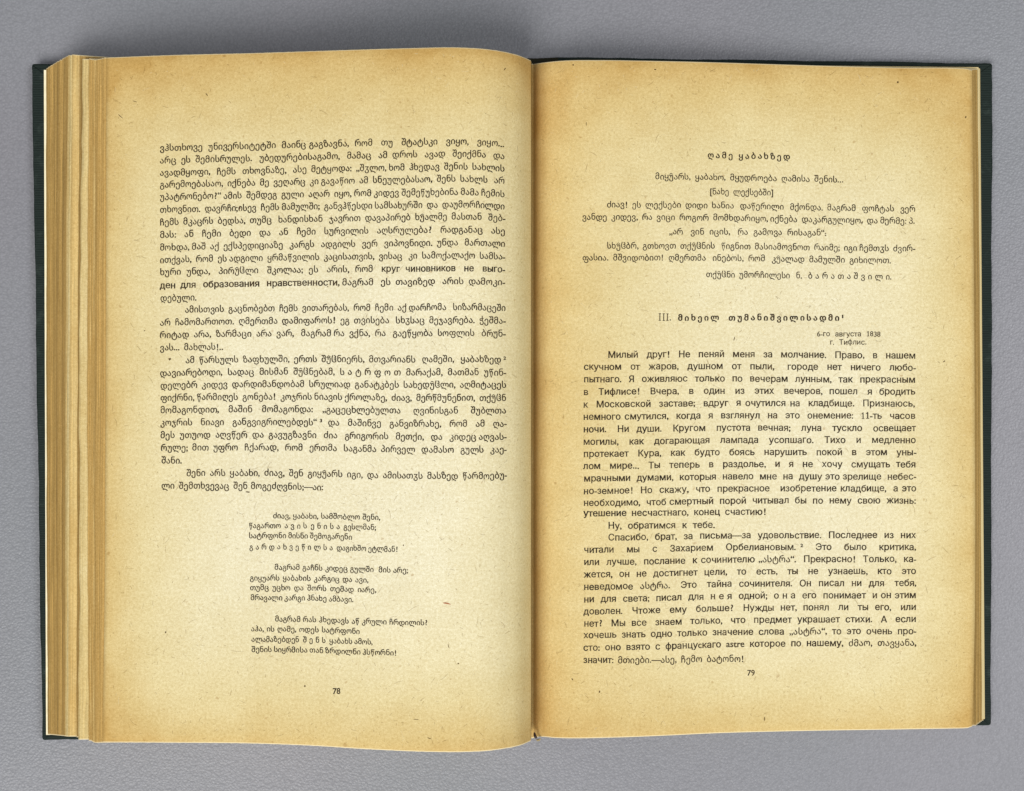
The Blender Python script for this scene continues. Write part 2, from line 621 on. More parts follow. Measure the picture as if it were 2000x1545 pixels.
def under_leaf(xt, xm, xb, yt, yb, f, thick, age, rag=0.0, seed=0, N_=26):
    """leaf whose fore-edge is seen at photo x = xt/xm/xb (top/middle/bottom) with corners at yt, yb"""
    zedge = ZB + f * (ZLc(207) - ZB) - 0.0002
    XE = curve([(0, xt), (0.45, xm), (0.85, (xm + xb) / 2 if abs(xb - xm) < 3 else xb + (xm - xb) * .3), (1, xb)])
    rnd = random.Random(seed)
    ph = [rnd.uniform(0, 6.28) for _ in range(6)]
    V = [0, .0012] + [i / 90 for i in range(1, 90)] + [.9988, 1]
    top_w = [P(207, TL(207), ZLc(207))[1], P(207, BL(207), ZLc(207))[1]]
    cols = []
    inner = list(np.linspace(0, 1, N_) ** 1.6)
    for q in inner:
        col = []
        for v in V:
            jit = 0.35 * math.sin(v * 23 + ph[0]) + 0.25 * math.sin(v * 61 + ph[1])
            if rag:
                jit += rag * (0.5 * math.sin(v * 37 + ph[2]) + 0.5 * math.sin(v * 88 + ph[3]) + 0.6 * math.sin(v * 11 + ph[4])
                              + rnd.uniform(-.35, .35))
            xe = XE(v) + jit
            y = yt + (yb - yt) * v
            e = P(xe, y, zedge)
            # runs right to the gutter below page 78
            pxq = 207 + (1034 - 207) * q
            zt = ZLc(pxq)
            gx = P(pxq, 0, zt)[0]
            x = e[0] + (P(1034, 0, .017)[0] - e[0]) * q
            # find z for this x
            zz = ZB + f * (np.interp(x, GX, GZ) - ZB) - 0.0002
            Yt = np.interp(x, GX, GT) - 0.0006
            Yb = np.interp(x, GX, GBt) + 0.0006
            ytarget = Yt + (Yb - Yt) * v
            k = math.exp(-max(0.0, (x - e[0])) / 0.035)
            if q == 1: k = 0
            yy = ytarget + (e[1] - ytarget) * k
            col.append((x, yy, zz))
        cols.append(col)
    o = leaf_mesh('page_leaf', cols, None, thick, D(seed_u=rnd.uniform(2, 9), seed_v=rnd.uniform(0, 5)), age=age, tone=rnd.choice((0.74, 0.84, 0.92, 1.0, 1.08)) if age > -0.005 else 1.0)
    return o


GPX = np.linspace(207, 1037, 120)
GX = np.array([P(p, 0, ZLc(p))[0] for p in GPX])
GZ = np.array([ZLc(p) for p in GPX])
GT = np.array([P(p, TL(p), ZLc(p))[1] for p in GPX])
GBt = np.array([P(p, BL(p), ZLc(p))[1] for p in GPX])
GX = np.concatenate([[GX[0] - 0.05], GX]); GZ = np.concatenate([[GZ[0]], GZ])
GT = np.concatenate([[GT[0]], GT]); GBt = np.concatenate([[GBt[0]], GBt])

specs = []
# the sloping fore-edge of many leaves (band next to the cover)
nA = 24
for i in range(nA):
    t = i / (nA - 1)
    t2 = t + random.uniform(-0.018, 0.018)
    xt = 90 + 41 * t2
    xm = 90.5 + 36 * t2
    xb = 93.5 + 33 * t2
    yt = 134 - 25.0 * min(1, (xt - 90) / 41) ** 0.9 * 1.0
    yb = 1434.5 + 3.2 * t
    specs.append((xt, xm, xb, yt, yb, 0.04 + 0.52 * t, 0.00035, 0.012 + random.uniform(-.004, .008), 0.15))
specs += [
    (133.5, 128.0, 127.5, 107.4, 1438.0, 0.60, .0004, -0.006, 0.15),
    (137.0, 131.5, 130.0, 107.3, 1438.4, 0.63, .0003, -0.012, 0.1),
    (156.5, 151.5, 149.0, 107.6, 1440.0, 0.67, .0003, 0.014, 0.35),
    (160.8, 155.3, 153.5, 115.0, 1444.6, 0.78, .0005, -0.010, 1.1),
    (173.6, 170.8, 173.5, 114.0, 1446.6, 0.81, .0003, 0.004, 0.5),
    (177.0, 174.2, 176.0, 115.4, 1446.8, 0.835, .0003, 0.000, 0.2),
    (180.2, 177.6, 179.0, 115.8, 1448.4, 0.86, .0003, 0.006, 0.2),
    (183.6, 181.5, 182.0, 116.0, 1450.0, 0.88, .0003, -0.002, 0.2),
    (186.8, 184.5, 184.5, 116.0, 1450.6, 0.90, .0003, 0.003, 0.15),
    (190.3, 187.6, 186.0, 115.0, 1450.8, 0.92, .0003, 0.011, 0.15),
    (194.4, 191.8, 188.8, 114.4, 1450.8, 0.94, .0003, 0.016, 0.15),
    (199.0, 196.0, 192.0, 113.4, 1450.6, 0.955, .0003, 0.020, 0.15),
    (203.2, 200.4, 195.8, 112.4, 1450.4, 0.975, .0003, 0.018, 0.15),
]
for k, s_ in enumerate(specs):
    under_leaf(*s_, seed=100 + k)
# one longer leaf that shows above page 78's head
bk = under_leaf(141.0, 136.0, 133.0, 106.2, 1438.5, 0.645, .0003, -0.004, 0.1, seed=77)

# --- right stack
rs = [  # x at top / middle / bottom, y top, y bottom, z
    (1901.6, 1907.4, 1906.5, 132.6, 1417.0, 0.0045, 0.018),
    (1903.8, 1909.6, 1909.2, 132.2, 1415.0, 0.0043, 0.012),
    (1905.8, 1911.4, 1912.0, 132.0, 1413.0, 0.0041, 0.022),
    (1907.4, 1912.8, 1914.8, 132.0, 1411.0, 0.0039, 0.010),
    (1909.0, 1914.0, 1917.6, 132.4, 1409.0, 0.0037, 0.016),
    (1911.0, 1916.0, 1920.8, 133.2, 1407.0, 0.0035, 0.004),
]
for k, (xt, xm, xb, yt, yb, z, age) in enumerate(rs):
    XE = curve([(0, xt), (0.4, xm), (1, xb)])
    V = [0, .0012] + [i / 60 for i in range(1, 60)] + [.9988, 1]
    cols = []
    rnd = random.Random(k)
    ph = rnd.uniform(0, 6)
    for q in np.linspace(0, 1, 14):
        col = []
        for v in V:
            xe = XE(v) + 0.25 * math.sin(v * 40 + ph)
            px = xe + (1300 - xe) * q
            zz = z + (ZRc(px) - ZRc(1900) if px < 1900 else 0) * (z / .0046)
            t = yt if q == 0 else max(yt, TR(px) - 2.3 + 1.5 * q)
            y = t + (yb - 0 + (BR(px) - 4 - yb) * min(1, q * 6) - t) * v
            c = 3.2 * (1 - min(1, q * 25))
            if v < 0.004: y += c * 0.8
            col.append(P(px, y, zz - 0.00025))
        cols.append(col)
    leaf_mesh('page_leaf', cols, None, 0.0002, D(seed_u=20 + k, seed_v=k * .7), age=age, gutter='left', tone=(0.82, 0.96, 0.78, 1.02, 0.86, 1.08)[k])

# endpapers pasted to the boards (cream lines beside the cloth)
fold_strip('endpaper', [P(86.3, 137, ZL + .00035), P(90.6, 1435, ZL + .00035), P(700, 1416, ZLi + .00035), P(700, 150, ZLi + .00035)], 0.0003, M_END, book, 20)
fold_strip('endpaper', [P(1910.5, 131.6, ZR + .0003), P(1200, 124.5, ZR + .0003), P(1200, 1400, ZR + .0003), P(1922.8, 1404, ZR + .0003)], 0.0003, M_END2, book, 20)
fold_strip('endpaper', [P(1913.6, 134.5, ZR + .0003), P(1908, 132.6, ZR + .0003), P(1905, 1400, ZR + .0003), P(1923.0, 1403, ZR + .0003)], 0.00028, M_END2, book, 20)

# headband and glue at the tail of the spine
tube('headband', [P(1047.5, 1444.8, .0100), P(1050, 1445.6, .0103), P(1053, 1445.0, .0104), P(1056.0, 1442.6, .0104)], 0.00038, M_BAND, book)
tube('glue_bead', [P(1043.5, 1431, .0098), P(1044.5, 1436, .0104), P(1046.5, 1440.5, .0106), P(1048.5, 1441.6, .0106)], 0.00045, M_THREAD, book)

# ------------------------------------------------------------------ print
_cache = {}
_m = bpy.data.curves.new('glyph_source', 'FONT')
_mo = bpy.data.objects.new('glyph_source', _m)
COL.objects.link(_mo)


def contours(body):
    """closed outline polygons of some text, at size 1"""
    _m.body = body
    bpy.context.view_layer.update()
    cu = _mo.to_curve(bpy.context.evaluated_depsgraph_get())
    out = []
    for sp in cu.splines:
        bp = sp.bezier_points
        n = len(bp)
        if n < 2:
            continue
        pts = []
        for i in range(n):
            p0, p1 = bp[i], bp[(i + 1) % n]
            a, h0, h1, d = [np.array(q[:2]) for q in (p0.co, p0.handle_right, p1.handle_left, p1.co)]
            u = d - a
            L_ = np.linalg.norm(u) + 1e-9
            flat = max(abs(u[0] * (h0 - a)[1] - u[1] * (h0 - a)[0]), abs(u[0] * (h1 - a)[1] - u[1] * (h1 - a)[0])) / L_
            k = 1 if flat < 1e-3 else 5
            for j in range(k):
                t = j / k
                pts.append((1-t)**3 * a + 3*(1-t)**2*t * h0 + 3*(1-t)*t*t * h1 + t**3 * d)
        out.append(np.array(pts))
    _mo.to_curve_clear()
    return out


def fatten(poly, wx, wy, sign):
    keep = [0]
    for i in range(1, len(poly)):
        if np.linalg.norm(poly[i] - poly[keep[-1]]) > 1e-4:
            keep.append(i)
    poly = poly[keep]
    if len(poly) > 2 and np.linalg.norm(poly[0] - poly[-1]) < 1e-4:
        poly = poly[:-1]
    e = np.roll(poly, -1, 0) - poly
    e /= np.linalg.norm(e, axis=1)[:, None] + 1e-12
    n = np.stack([-e[:, 1], e[:, 0]], 1)          # left of the travel direction
    m = n + np.roll(n, 1, 0)
    d = (m * n).sum(1)
    m = m / np.maximum(d, 0.55)[:, None]
    return poly + sign * m * np.array([wx, wy])


BAND = 0.026


def fill_bands(polys):
    """non-zero winding fill as thin horizontal quads"""
    E = []
    for p in polys:
        q = np.roll(p, -1, 0)
        for (x0, y0), (x1, y1) in zip(p, q):
            if abs(y1 - y0) > 1e-9:
                E.append((x0, y0, x1, y1))
    if not E:
        return np.zeros((0, 4, 2))
    E = np.array(E)
    lo, hi = min(E[:, 1].min(), E[:, 3].min()), max(E[:, 1].max(), E[:, 3].max())
    nb = max(3, int(round((hi - lo) / BAND)))
    ys = np.linspace(lo, hi, nb + 1)
    quads = []
    for k in range(nb):
        y0, y1 = ys[k], ys[k + 1]
        y = (y0 + y1) / 2
        up = (E[:, 1] <= y) & (E[:, 3] > y)
        dn = (E[:, 3] <= y) & (E[:, 1] > y)
        idx = np.where(up | dn)[0]
        if not len(idx):
            continue
        e = E[idx]
        sl = (e[:, 2] - e[:, 0]) / (e[:, 3] - e[:, 1])
        X = e[:, 0] + (y - e[:, 1]) * sl
        slc = np.clip(sl, -1.2, 1.2) * (y1 - y0) / 2
        w = np.where(up[idx], 1, -1)
        o = np.argsort(X)
        acc = 0
        for q in o:
            was = acc
            acc += w[q]
            if was == 0 and acc != 0:
                st = q
            elif was != 0 and acc == 0 and X[q] - X[st] > 0.004:
                quads.append(((X[st] - slc[st], y0), (X[q] - slc[q], y0), (X[q] + slc[q], y1), (X[st] + slc[st], y1)))
    return np.array(quads) if quads else np.zeros((0, 4, 2))


def signed_area(p):
    return 0.5 * np.sum(p[:, 0] * np.roll(p[:, 1], -1) - np.roll(p[:, 0], -1) * p[:, 1])


_barx = max(p[:, 0].max() for p in contours('|'))
_base = {}


def rect(x0, y0, x1, y1, ccw=False):
    r = np.array([(x0, y0), (x0, y1), (x1, y1), (x1, y0)], float)
    return r[::-1] if ccw else r


def glyph(ch, off, serif=False):
    """(quads, advance) of one character, its strokes made heavier by off"""
    key = (ch, round(off, 4), serif)
    if key in _cache:
        return _cache[key]
    if ch not in _base:
        if ch == '^':       # hat over the preceding letter
            hat = np.array([(-.17, .60), (0, .72), (.17, .60), (.14, .575), (0, .665), (-.14, .575)])
            _base[ch] = ([hat], 0.0)
        elif ch == 'Ⅰ':     # roman numeral stroke with serifs
            _base[ch] = ([rect(.10, 0, .36, .045), rect(.185, 0, .275, .69), rect(.10, .645, .36, .69)], 0.44)
        elif ch == '1':     # figure one with flag and foot
            _base[ch] = ([rect(.21, 0, .29, .69), np.array([(.09, .52), (.09, .57), (.24, .69), (.24, .60)]), rect(.11, 0, .39, .045)], 0.50)
        else:
            adv = max(p[:, 0].max() for p in contours(ch + '|')) - _barx
            _base[ch] = (contours(ch), adv)
            if ch == 'წ':       # old form with a pointed tail
                for p in _base[ch][0]:
                    cx_ = 0.30
                    low = p[:, 1] < 0.50
                    t_ = (0.50 - p[low, 1]) / 0.51
                    p[low, 0] = cx_ + (p[low, 0] - cx_) * (1 - 0.82 * t_)
                    p[low, 1] = 0.50 - (0.50 - p[low, 1]) * 1.45
            elif is_geo(ch):    # taller ascenders, as in the book's type
                for p in _base[ch][0]:
                    up_ = p[:, 1] > 0.50
                    p[up_, 1] = 0.50 + (p[up_, 1] - 0.50) * 1.22
    ps, adv = _base[ch]
    kw = 1.0 if is_geo(ch) else 1.25
    if ch in '.,:;!?':
        kw = 1.5
    big = max((signed_area(p) for p in ps), key=abs)
    ccw = big > 0
    sign = -1.0 if ccw else 1.0
    polys = [fatten(p, off * 1.35 * kw, off * 0.75 * kw, sign) for p in ps]
    if not is_geo(ch) and ch.isalpha() and ch in SERIFED:
        x0 = min(p[:, 0].min() for p in ps)
        x1 = max(p[:, 0].max() for p in ps)
        for (fx, fy) in SERIFED[ch]:
            cx = x0 + 0.045 if fx == 0 else (x1 - 0.045 if fx == 2 else (x0 + x1) / 2)
            yb = 0.0 if fy == 0 else max(p[:, 1].max() for p in ps) - 0.030
            polys.append(rect(cx - 0.085, yb, cx + 0.085, yb + 0.030, ccw))
    r = (fill_bands(polys), adv)
    _cache[key] = r
    return r


# small slab feet where the type of the book has them: (0 left, 1 middle, 2 right; 0 foot, 1 head)
SERIFED = {'п': ((0, 0), (2, 0)), 'н': ((0, 0), (2, 0), (0, 1), (2, 1)), 'и': ((0, 1), (2, 0)), 'й': (), 'т': ((1, 0),),
           'г': ((0, 0),), 'к': ((0, 1), (0, 0)), 'р': ((0, 1),), 'ч': ((2, 0),), 'ш': ((0, 1), (2, 1)), 'м': ((0, 0), (2, 0)),
           'П': ((0, 0), (2, 0)), 'Н': ((0, 0), (2, 0), (0, 1), (2, 1)), 'Т': ((1, 0),), 'К': ((0, 0), (0, 1)), 'М': ((0, 0), (2, 0))}


def is_geo(c):
    return '\u10d0' <= c <= '\u10ff'


CYR = 1.06


def set_line(page, surf, T, B, x0, y0, x1, y1, text, size=17.0, weight=0.006, track=False, ink=0.0, name='text_line', lift=0.00004):
    toks = []            # (char, adv_px) or ('gap', weight)
    spaced = []
    for i, c in enumerate(text):
        if c == ' ':
            spaced.append(('gap', 1.0 if not track else 1.6))
        elif c == '_':
            spaced.append(('fix', 0.36 * size))
        else:
            if track and spaced and spaced[-1][0] == 'ch' and c not in '.^,':
                spaced.append(('gap', 1.0))
            s = size * (1.0 if is_geo(c) else CYR)
            spaced.append(('ch', c, glyph(c, weight)[1] * s * (1.14 if c == '.' else 1.0), s))
            if c in '!?' and len(spaced) > 1:
                spaced.insert(-1, ('fix', 0.08 * size))
                spaced.append(('fix', 0.07 * size))
    tot = sum(t[2] for t in spaced if t[0] == 'ch') + sum(t[1] for t in spaced if t[0] == 'fix')
    ng = sum(t[1] for t in spaced if t[0] == 'gap')
    W = x1 - x0
    sx = 0.965 if (any(is_geo(c) for c in text[:6]) and not track) else 1.0
    mn = 0.24 * size if not track else 0.02 * size
    mx = 0.9 * size if not track else 9 * size
    if ng and (W - tot * sx) / ng < mn:
        sx = (W - mn * ng) / tot
    elif ng and (W - tot * sx) / ng > mx:
        sx = min(1.12, (W - mx * ng) / tot)
    elif not ng:
        sx = W / tot
    gap = (W - tot * sx) / ng if ng else 0
    chord = lambda C, x: C(x) - (C(xa) + (C(xb) - C(xa)) * (x - xa) / (xb - xa))
    xa, xb = (312.0, 988.0) if page is page78 else (1137.0, 1788.0)
    V, fade = [], []
    x = x0
    ym = (y0 + y1) / 2
    vv = (ym - T(650 if page is page78 else 1450)) / 1340.0
    prev = None
    for t in spaced:
        if t[0] == 'gap':
            x += t[1] * gap
            continue
        if t[0] == 'fix':
            x += t[1] * sx
            continue
        _, c, adv, s = t
        quads, _a = glyph(c, weight + random.choice((-0.003, 0, 0, 0.003)))
        jx, jy = random.gauss(0, 0.10), random.gauss(0, 0.25)
        rot = random.gauss(0, 0.010)
        cx = x if c != '^' else prev
        fd = max(0.0, ink + random.gauss(0.08, 0.10))
        f = (cx - x0) / max(1.0, x1 - x0)
        sub = chord(T, cx) * (1 - vv) + chord(B, cx) * vv
        sub0 = chord(T, x0) * (1 - vv) + chord(B, x0) * vv
        sub1 = chord(T, x1) * (1 - vv) + chord(B, x1) * vv
        cy = y0 + (y1 - y0) * f + sub - (sub0 + (sub1 - sub0) * f) + jy
        slope = (y1 - y0) / max(20.0, x1 - x0)
        O = np.array(surf(cx, cy))
        ax = (np.array(surf(cx + 6, cy + 6 * slope)) - O) / 6.0       # one photo pixel along the line
        ay = (np.array(surf(cx, cy - 6)) - O) / 6.0                   # one photo pixel up the page
        if len(quads):
            q = quads.reshape(-1, 2) * s
            lx = q[:, 0] * sx + jx - q[:, 1] * rot
            ly = q[:, 1] + q[:, 0] * rot
            V.append(O + lx[:, None] * ax + ly[:, None] * ay + np.array([0, 0, lift]))
            fade += [fd] * len(quads)
        if c != '^':
            prev = x + adv * sx / 2
            x += adv * sx
    V = np.concatenate(V)
    nq = len(V) // 4
    me = bpy.data.meshes.new(name)
    me.vertices.add(len(V))
    me.vertices.foreach_set('co', V.ravel())
    me.loops.add(len(V))
    me.loops.foreach_set('vertex_index', np.arange(len(V)))
    me.polygons.add(nq)
    me.polygons.foreach_set('loop_start', np.arange(nq) * 4)
    me.materials.append(M_INK)
    a_ = me.attributes.new('fade', 'FLOAT', 'FACE')
    a_.data.foreach_set('value', fade)
    me.update(calc_edges=True)
    o = bpy.data.objects.new(name, me)
    COL.objects.link(o)
    o.parent = page
    return o


L = lambda *a, **k: set_line(page78, surfL, TL, BL, *a, **k)
R = lambda *a, **k: set_line(page79, surfR, TR, BR, *a, **k)

left_lines = [
    (312, 295.0, 985.5, 288.0, 'ვჰსთხოვე  უნივერსიტეტში  მაინც გაგზავნა,  რომ   თუ   შტატსკი   ვიყო,   ვიყო...'),
    (312, 319.4, 986, 312.0, 'არც  ეს  შემისრულეს.   უბედურებისაგამო,   მამაც   ამ  დროს   ავად   შეიქმნა   და'),
    (312, 343.6, 986, 336.5, 'ავადმყოფი,   ჩემს   თხოვნაზე,   ასე  მეტყოდა:  „შჳლო, ხომ  ჰხედავ  შენის  სახლის'),
    (312, 366.8, 986, 360.5, 'გარემოებასაო,  იქნება  მე  ვეღარც  კი გავაწიო  ამ  სნეულებასაო,  შენს  სახლს   არ'),
    (312, 390.8, 986, 386.0, 'უპატრონებო?“ ამის  შემდეგ  გული  აღარ  იყო, რომ კიდევ შემეწუხებინა მამა ჩემის'),
    (312, 415.4, 986, 410.0, 'თხოვნით.  დავრჩი;ისევ  ჩემს მამულში;  განვჰწესდი სამსახურში  და  დაუმორჩილდი'),
    (312, 440.2, 987, 433.2, 'ჩემს  მკაცრს  ბედსა,  თუმც   ხანდისხან   ჯავრით  დავაპირებ  ხუ^ალმე  მასთან   შებ-'),
    (312, 464.7, 987, 458.2, 'მას:   ან   ჩემი   ბედი   და   ან   ჩემი   სურვილის   აღსრულება?   რადგანაც   ასე'),
    (312, 489.4, 987, 483.2, 'მოხდა, მაშ  აქ  ექსპედიციაზე   კარგს   ადგილს   ვერ   ვიპოვნიდი.  უნდა   მართალი'),
    (312, 513.6, 987, 508.0, 'ითქვას,  რომ  ეს ადგილი  ყრმაწვილის  კაცისათვის,  ვისაც   კი  სამოქალაქო  სამსა-'),
    (312, 537.6, 987, 533.0, 'ხური  უნდა,   პირუ^ჱლი   შკოლაა;  ეს   არის,  რომ   круг  чиновников   не   выго-'),
    (312, 563.6, 987, 558.0, 'ден  для   образования   нравственности, მაგრამ   ეს  თავიზედ   არის  დამოკი-'),
    (313, 588.0, 384.5, 587.0, 'დებული.'),
    (361, 610.6, 988, 608.0, 'ამისთვის  გაცნობებთ  ჩემს  ვითარებას,  რომ  ჩემი  აქ დარჩომა   სიზარმაცეში'),
    (312, 636.0, 988, 632.9, 'არ  ჩამომართოთ.  ღმერთმა  დამიფაროს!  ეგ  თვისება   სხჳსაც  მეჯავრება.  ჭეშმა-'),
    (312, 660.2, 988, 658.0, 'რიტად  არა,  ზარმაცი  არა  ვარ,   მაგრამ რა  ვქნა,  რა   გაეწყობა  სოფლის   ბრუნ-'),
    (312, 684.6, 436.5, 683.4, 'ვას...  მახლას!..'),
    (362, 709.4, 988.5, 708.4, 'ამ  წარსულს  ზაფხულში,  ერთს  შუ^ჱნიერს,  მთვარიანს   ღამეში,   ყაბახზედ ²'),
    (312, 734.5, 989, 733.8, 'დავიარებოდი,  სადაც  მისმან  შუ^ჱნებამ,  ს_ა_ტ_რ_ფ_ო_თ  მარაქამ,  მათმან  უწინ-'),
    (313, 758.6, 989, 757.8, 'დელებრ  კიდევ  დარდიმანდობამ  სრულიად  განატკბეს  სახედუ^ჱლი,  აღმიტაცეს'),
    (313, 782.8, 989, 783.2, 'ფიქრნი, წარმიღეს  გონება!  კოჯრის ნიავის ქროლაზე,  ძიავ,  მერწმუნენით,  თქუ^ჱნ'),
    (313, 806.9, 989, 807.8, 'მომაგონდით,   მაშინ   მომაგონდა:   „გაცეცხლებულთა    ღვინისგან    შუბლთა'),
    (313, 831.4, 990, 833.6, 'კოჯრის   ნიავი   განგვიგრილებდეს“ ³  და   მაშინვე   განვიზრახე,   რომ   ამ   ღა-'),
    (313, 856.0, 990, 858.8, 'მეს  უთუოდ  აღვწერ  და  გავუგზავნი   ძია   გრიგორის   მეთქი,   და   კიდეც აღვას-'),
    (314, 880.6, 990, 883.6, 'რულე;  მით  უფრო   ჩქარად,   რომ   ერთმა   საგანმა  პირველ   დამასო   გულს   კაე-'),
    (315, 905.2, 356, 905.4, 'შანი.'),
    (364, 929.8, 990.5, 934.0, 'შენი  არს  ყაბახი,  ძიავ,  შენ  გიყუ^არს  იგი,  და  ამისათჳს  მასზედ  წარმოებუ-'),
    (315, 954.8, 631.5, 957.6, 'ლი  შემთხვევაც  შენ_მოგეძღვნის;—აი:'),
]
for (x0, y0, x1, y1, t) in left_lines:
    L(x0, y0, x1, y1, t, 16.7, 0.016)
verses = [
    (533, 1012.5, 742.8, 1015.5, 'ძიავ, ყაბახი, სამშობლო შენი,'),
    (486, 1031.6, 734.6, 1035.0, 'წაგართო  ა_ვ_ი_ს  ე_ნ_ი_ს_ა  გესლმან;'),
    (486, 1051.0, 688.0, 1054.0, 'სატრფონი მისნი შემოგარენი'),
    (487, 1073.0, 777.6, 1077.6, 'გ_ა_რ_დ_ა_ხ_ვ_ე_წ_ი_ლ_ს_ა  დაგიხშო ეტლმან!'),
    (536, 1112.5, 797.0, 1119.0, 'მაგრამ გაჩნს კიდეც გულში  მის არე;'),
    (488, 1133.8, 719.7, 1137.6, 'გიყუარს ყაბახის კარგიც და ავი,'),
    (488, 1152.6, 735.0, 1157.2, 'თუმც უცხო და შორს თემად იარე,'),
    (489, 1172.0, 691.0, 1176.2, 'მრავალი კარგი ჰნახე ამბავი.'),
    (537, 1213.8, 836.0, 1221.0, 'მაგრამ რას ჰხედავს აწ კრული ჩრდილის?'),
    (490, 1233.0, 703.0, 1238.2, 'აჰა, ის ღამე, ოდეს სატრფონი'),
    (491, 1253.4, 728.0, 1259.0, 'ალამაზებდენ  შ_ე_ნ_ს  ყაბახს ამოს,'),
    (491, 1273.2, 775.4, 1280.4, 'შენის სიყრმისა თან ზრდილნი ჰსწორნი!'),
]
for (x0, y0, x1, y1, t) in verses:
    L(x0, y0, x1, y1, t, 14.0, 0.017, ink=0.0)
L(649.5, 1355.5, 665, 1355.5, '78', 15.5, 0.012, name='page_number')

geo_r = [
    (1279.5, 350.2, 1647.7, 356.4, 'მიყუ^არს,  ყაბახო,  მყუდროება  ღამისა  შენის...', 15.8),
    (1386.0, 379.5, 1511.0, 381.8, '[ნახე  ლექსებში]', 15.8),
    (1185.0, 405.0, 1788.0, 413.5, 'ძიავ!  ეს  ლექსები  დიდი  ხანია   დაწერილი   მქონდა.  მაგრამ   ფოჩტას   ვერ', 15.8),
    (1137.0, 429.4, 1787.5, 437.0, 'ვანდე  კიდევ,  რა  ვიცი  როგორ  მომხდარიყო, იქნება  დაკარგულიყო,  და მერმე: პ.', 15.8),
    (1306.5, 458.0, 1614.5, 460.4, '„არ   ვინ  იცის,   რა  გამოვა  რისაგან“.', 16.0),
    (1185.0, 485.6, 1788.0, 490.8, 'სხუ^ჱბრ,  გთხოვთ  თქუ^ჱნის   წიგნით  მასიამოვნოთ  რაიმე;  იგი ჩემთჳს  ძვირ-', 15.8),
    (1137.0, 509.0, 1741.0, 514.4, 'ფასია.  მშვიდობით!  ღმერთმა   ინებოს,  რომ   კუ^ალად  მამულში  გიხილოთ.', 15.8),
    (1378.7, 541.4, 1742.0, 546.0, 'თქუ^ჱნი  უმორჩილესი   ნ.   ბ_ა_რ_ა_თ_ა_შ_ვ_ი_ლ_ი.', 15.6),
]
for (x0, y0, x1, y1, t, s) in geo_r:
    R(x0, y0, x1, y1, t, s, 0.012, ink=0.02)
R(1382, 308.6, 1543.5, 311.4, 'ღამე  ყაბახზედ', 15.4, 0.024, track=True, name='heading')
R(1285, 626.4, 1311.5, 626.4, 'ⅠⅠⅠ.', 19.5, 0.006, name='heading', ink=0.1)
R(1324, 626.4, 1648.5, 626.4, 'მიხეილ   თუმანიშვილისადმი¹', 15.2, 0.034, track=True, name='heading')
R(1595.4, 657.0, 1720.0, 657.0, '6-го  августа  1838', 13.2, 0.010, ink=0.12)
R(1620.6, 673.0, 1692.8, 673.0, 'г.  Тифлис.', 13.2, 0.010, ink=0.12)
R(1459.2, 1319.6, 1474.6, 1319.6, '79', 15.0, 0.008, name='page_number', ink=0.1)

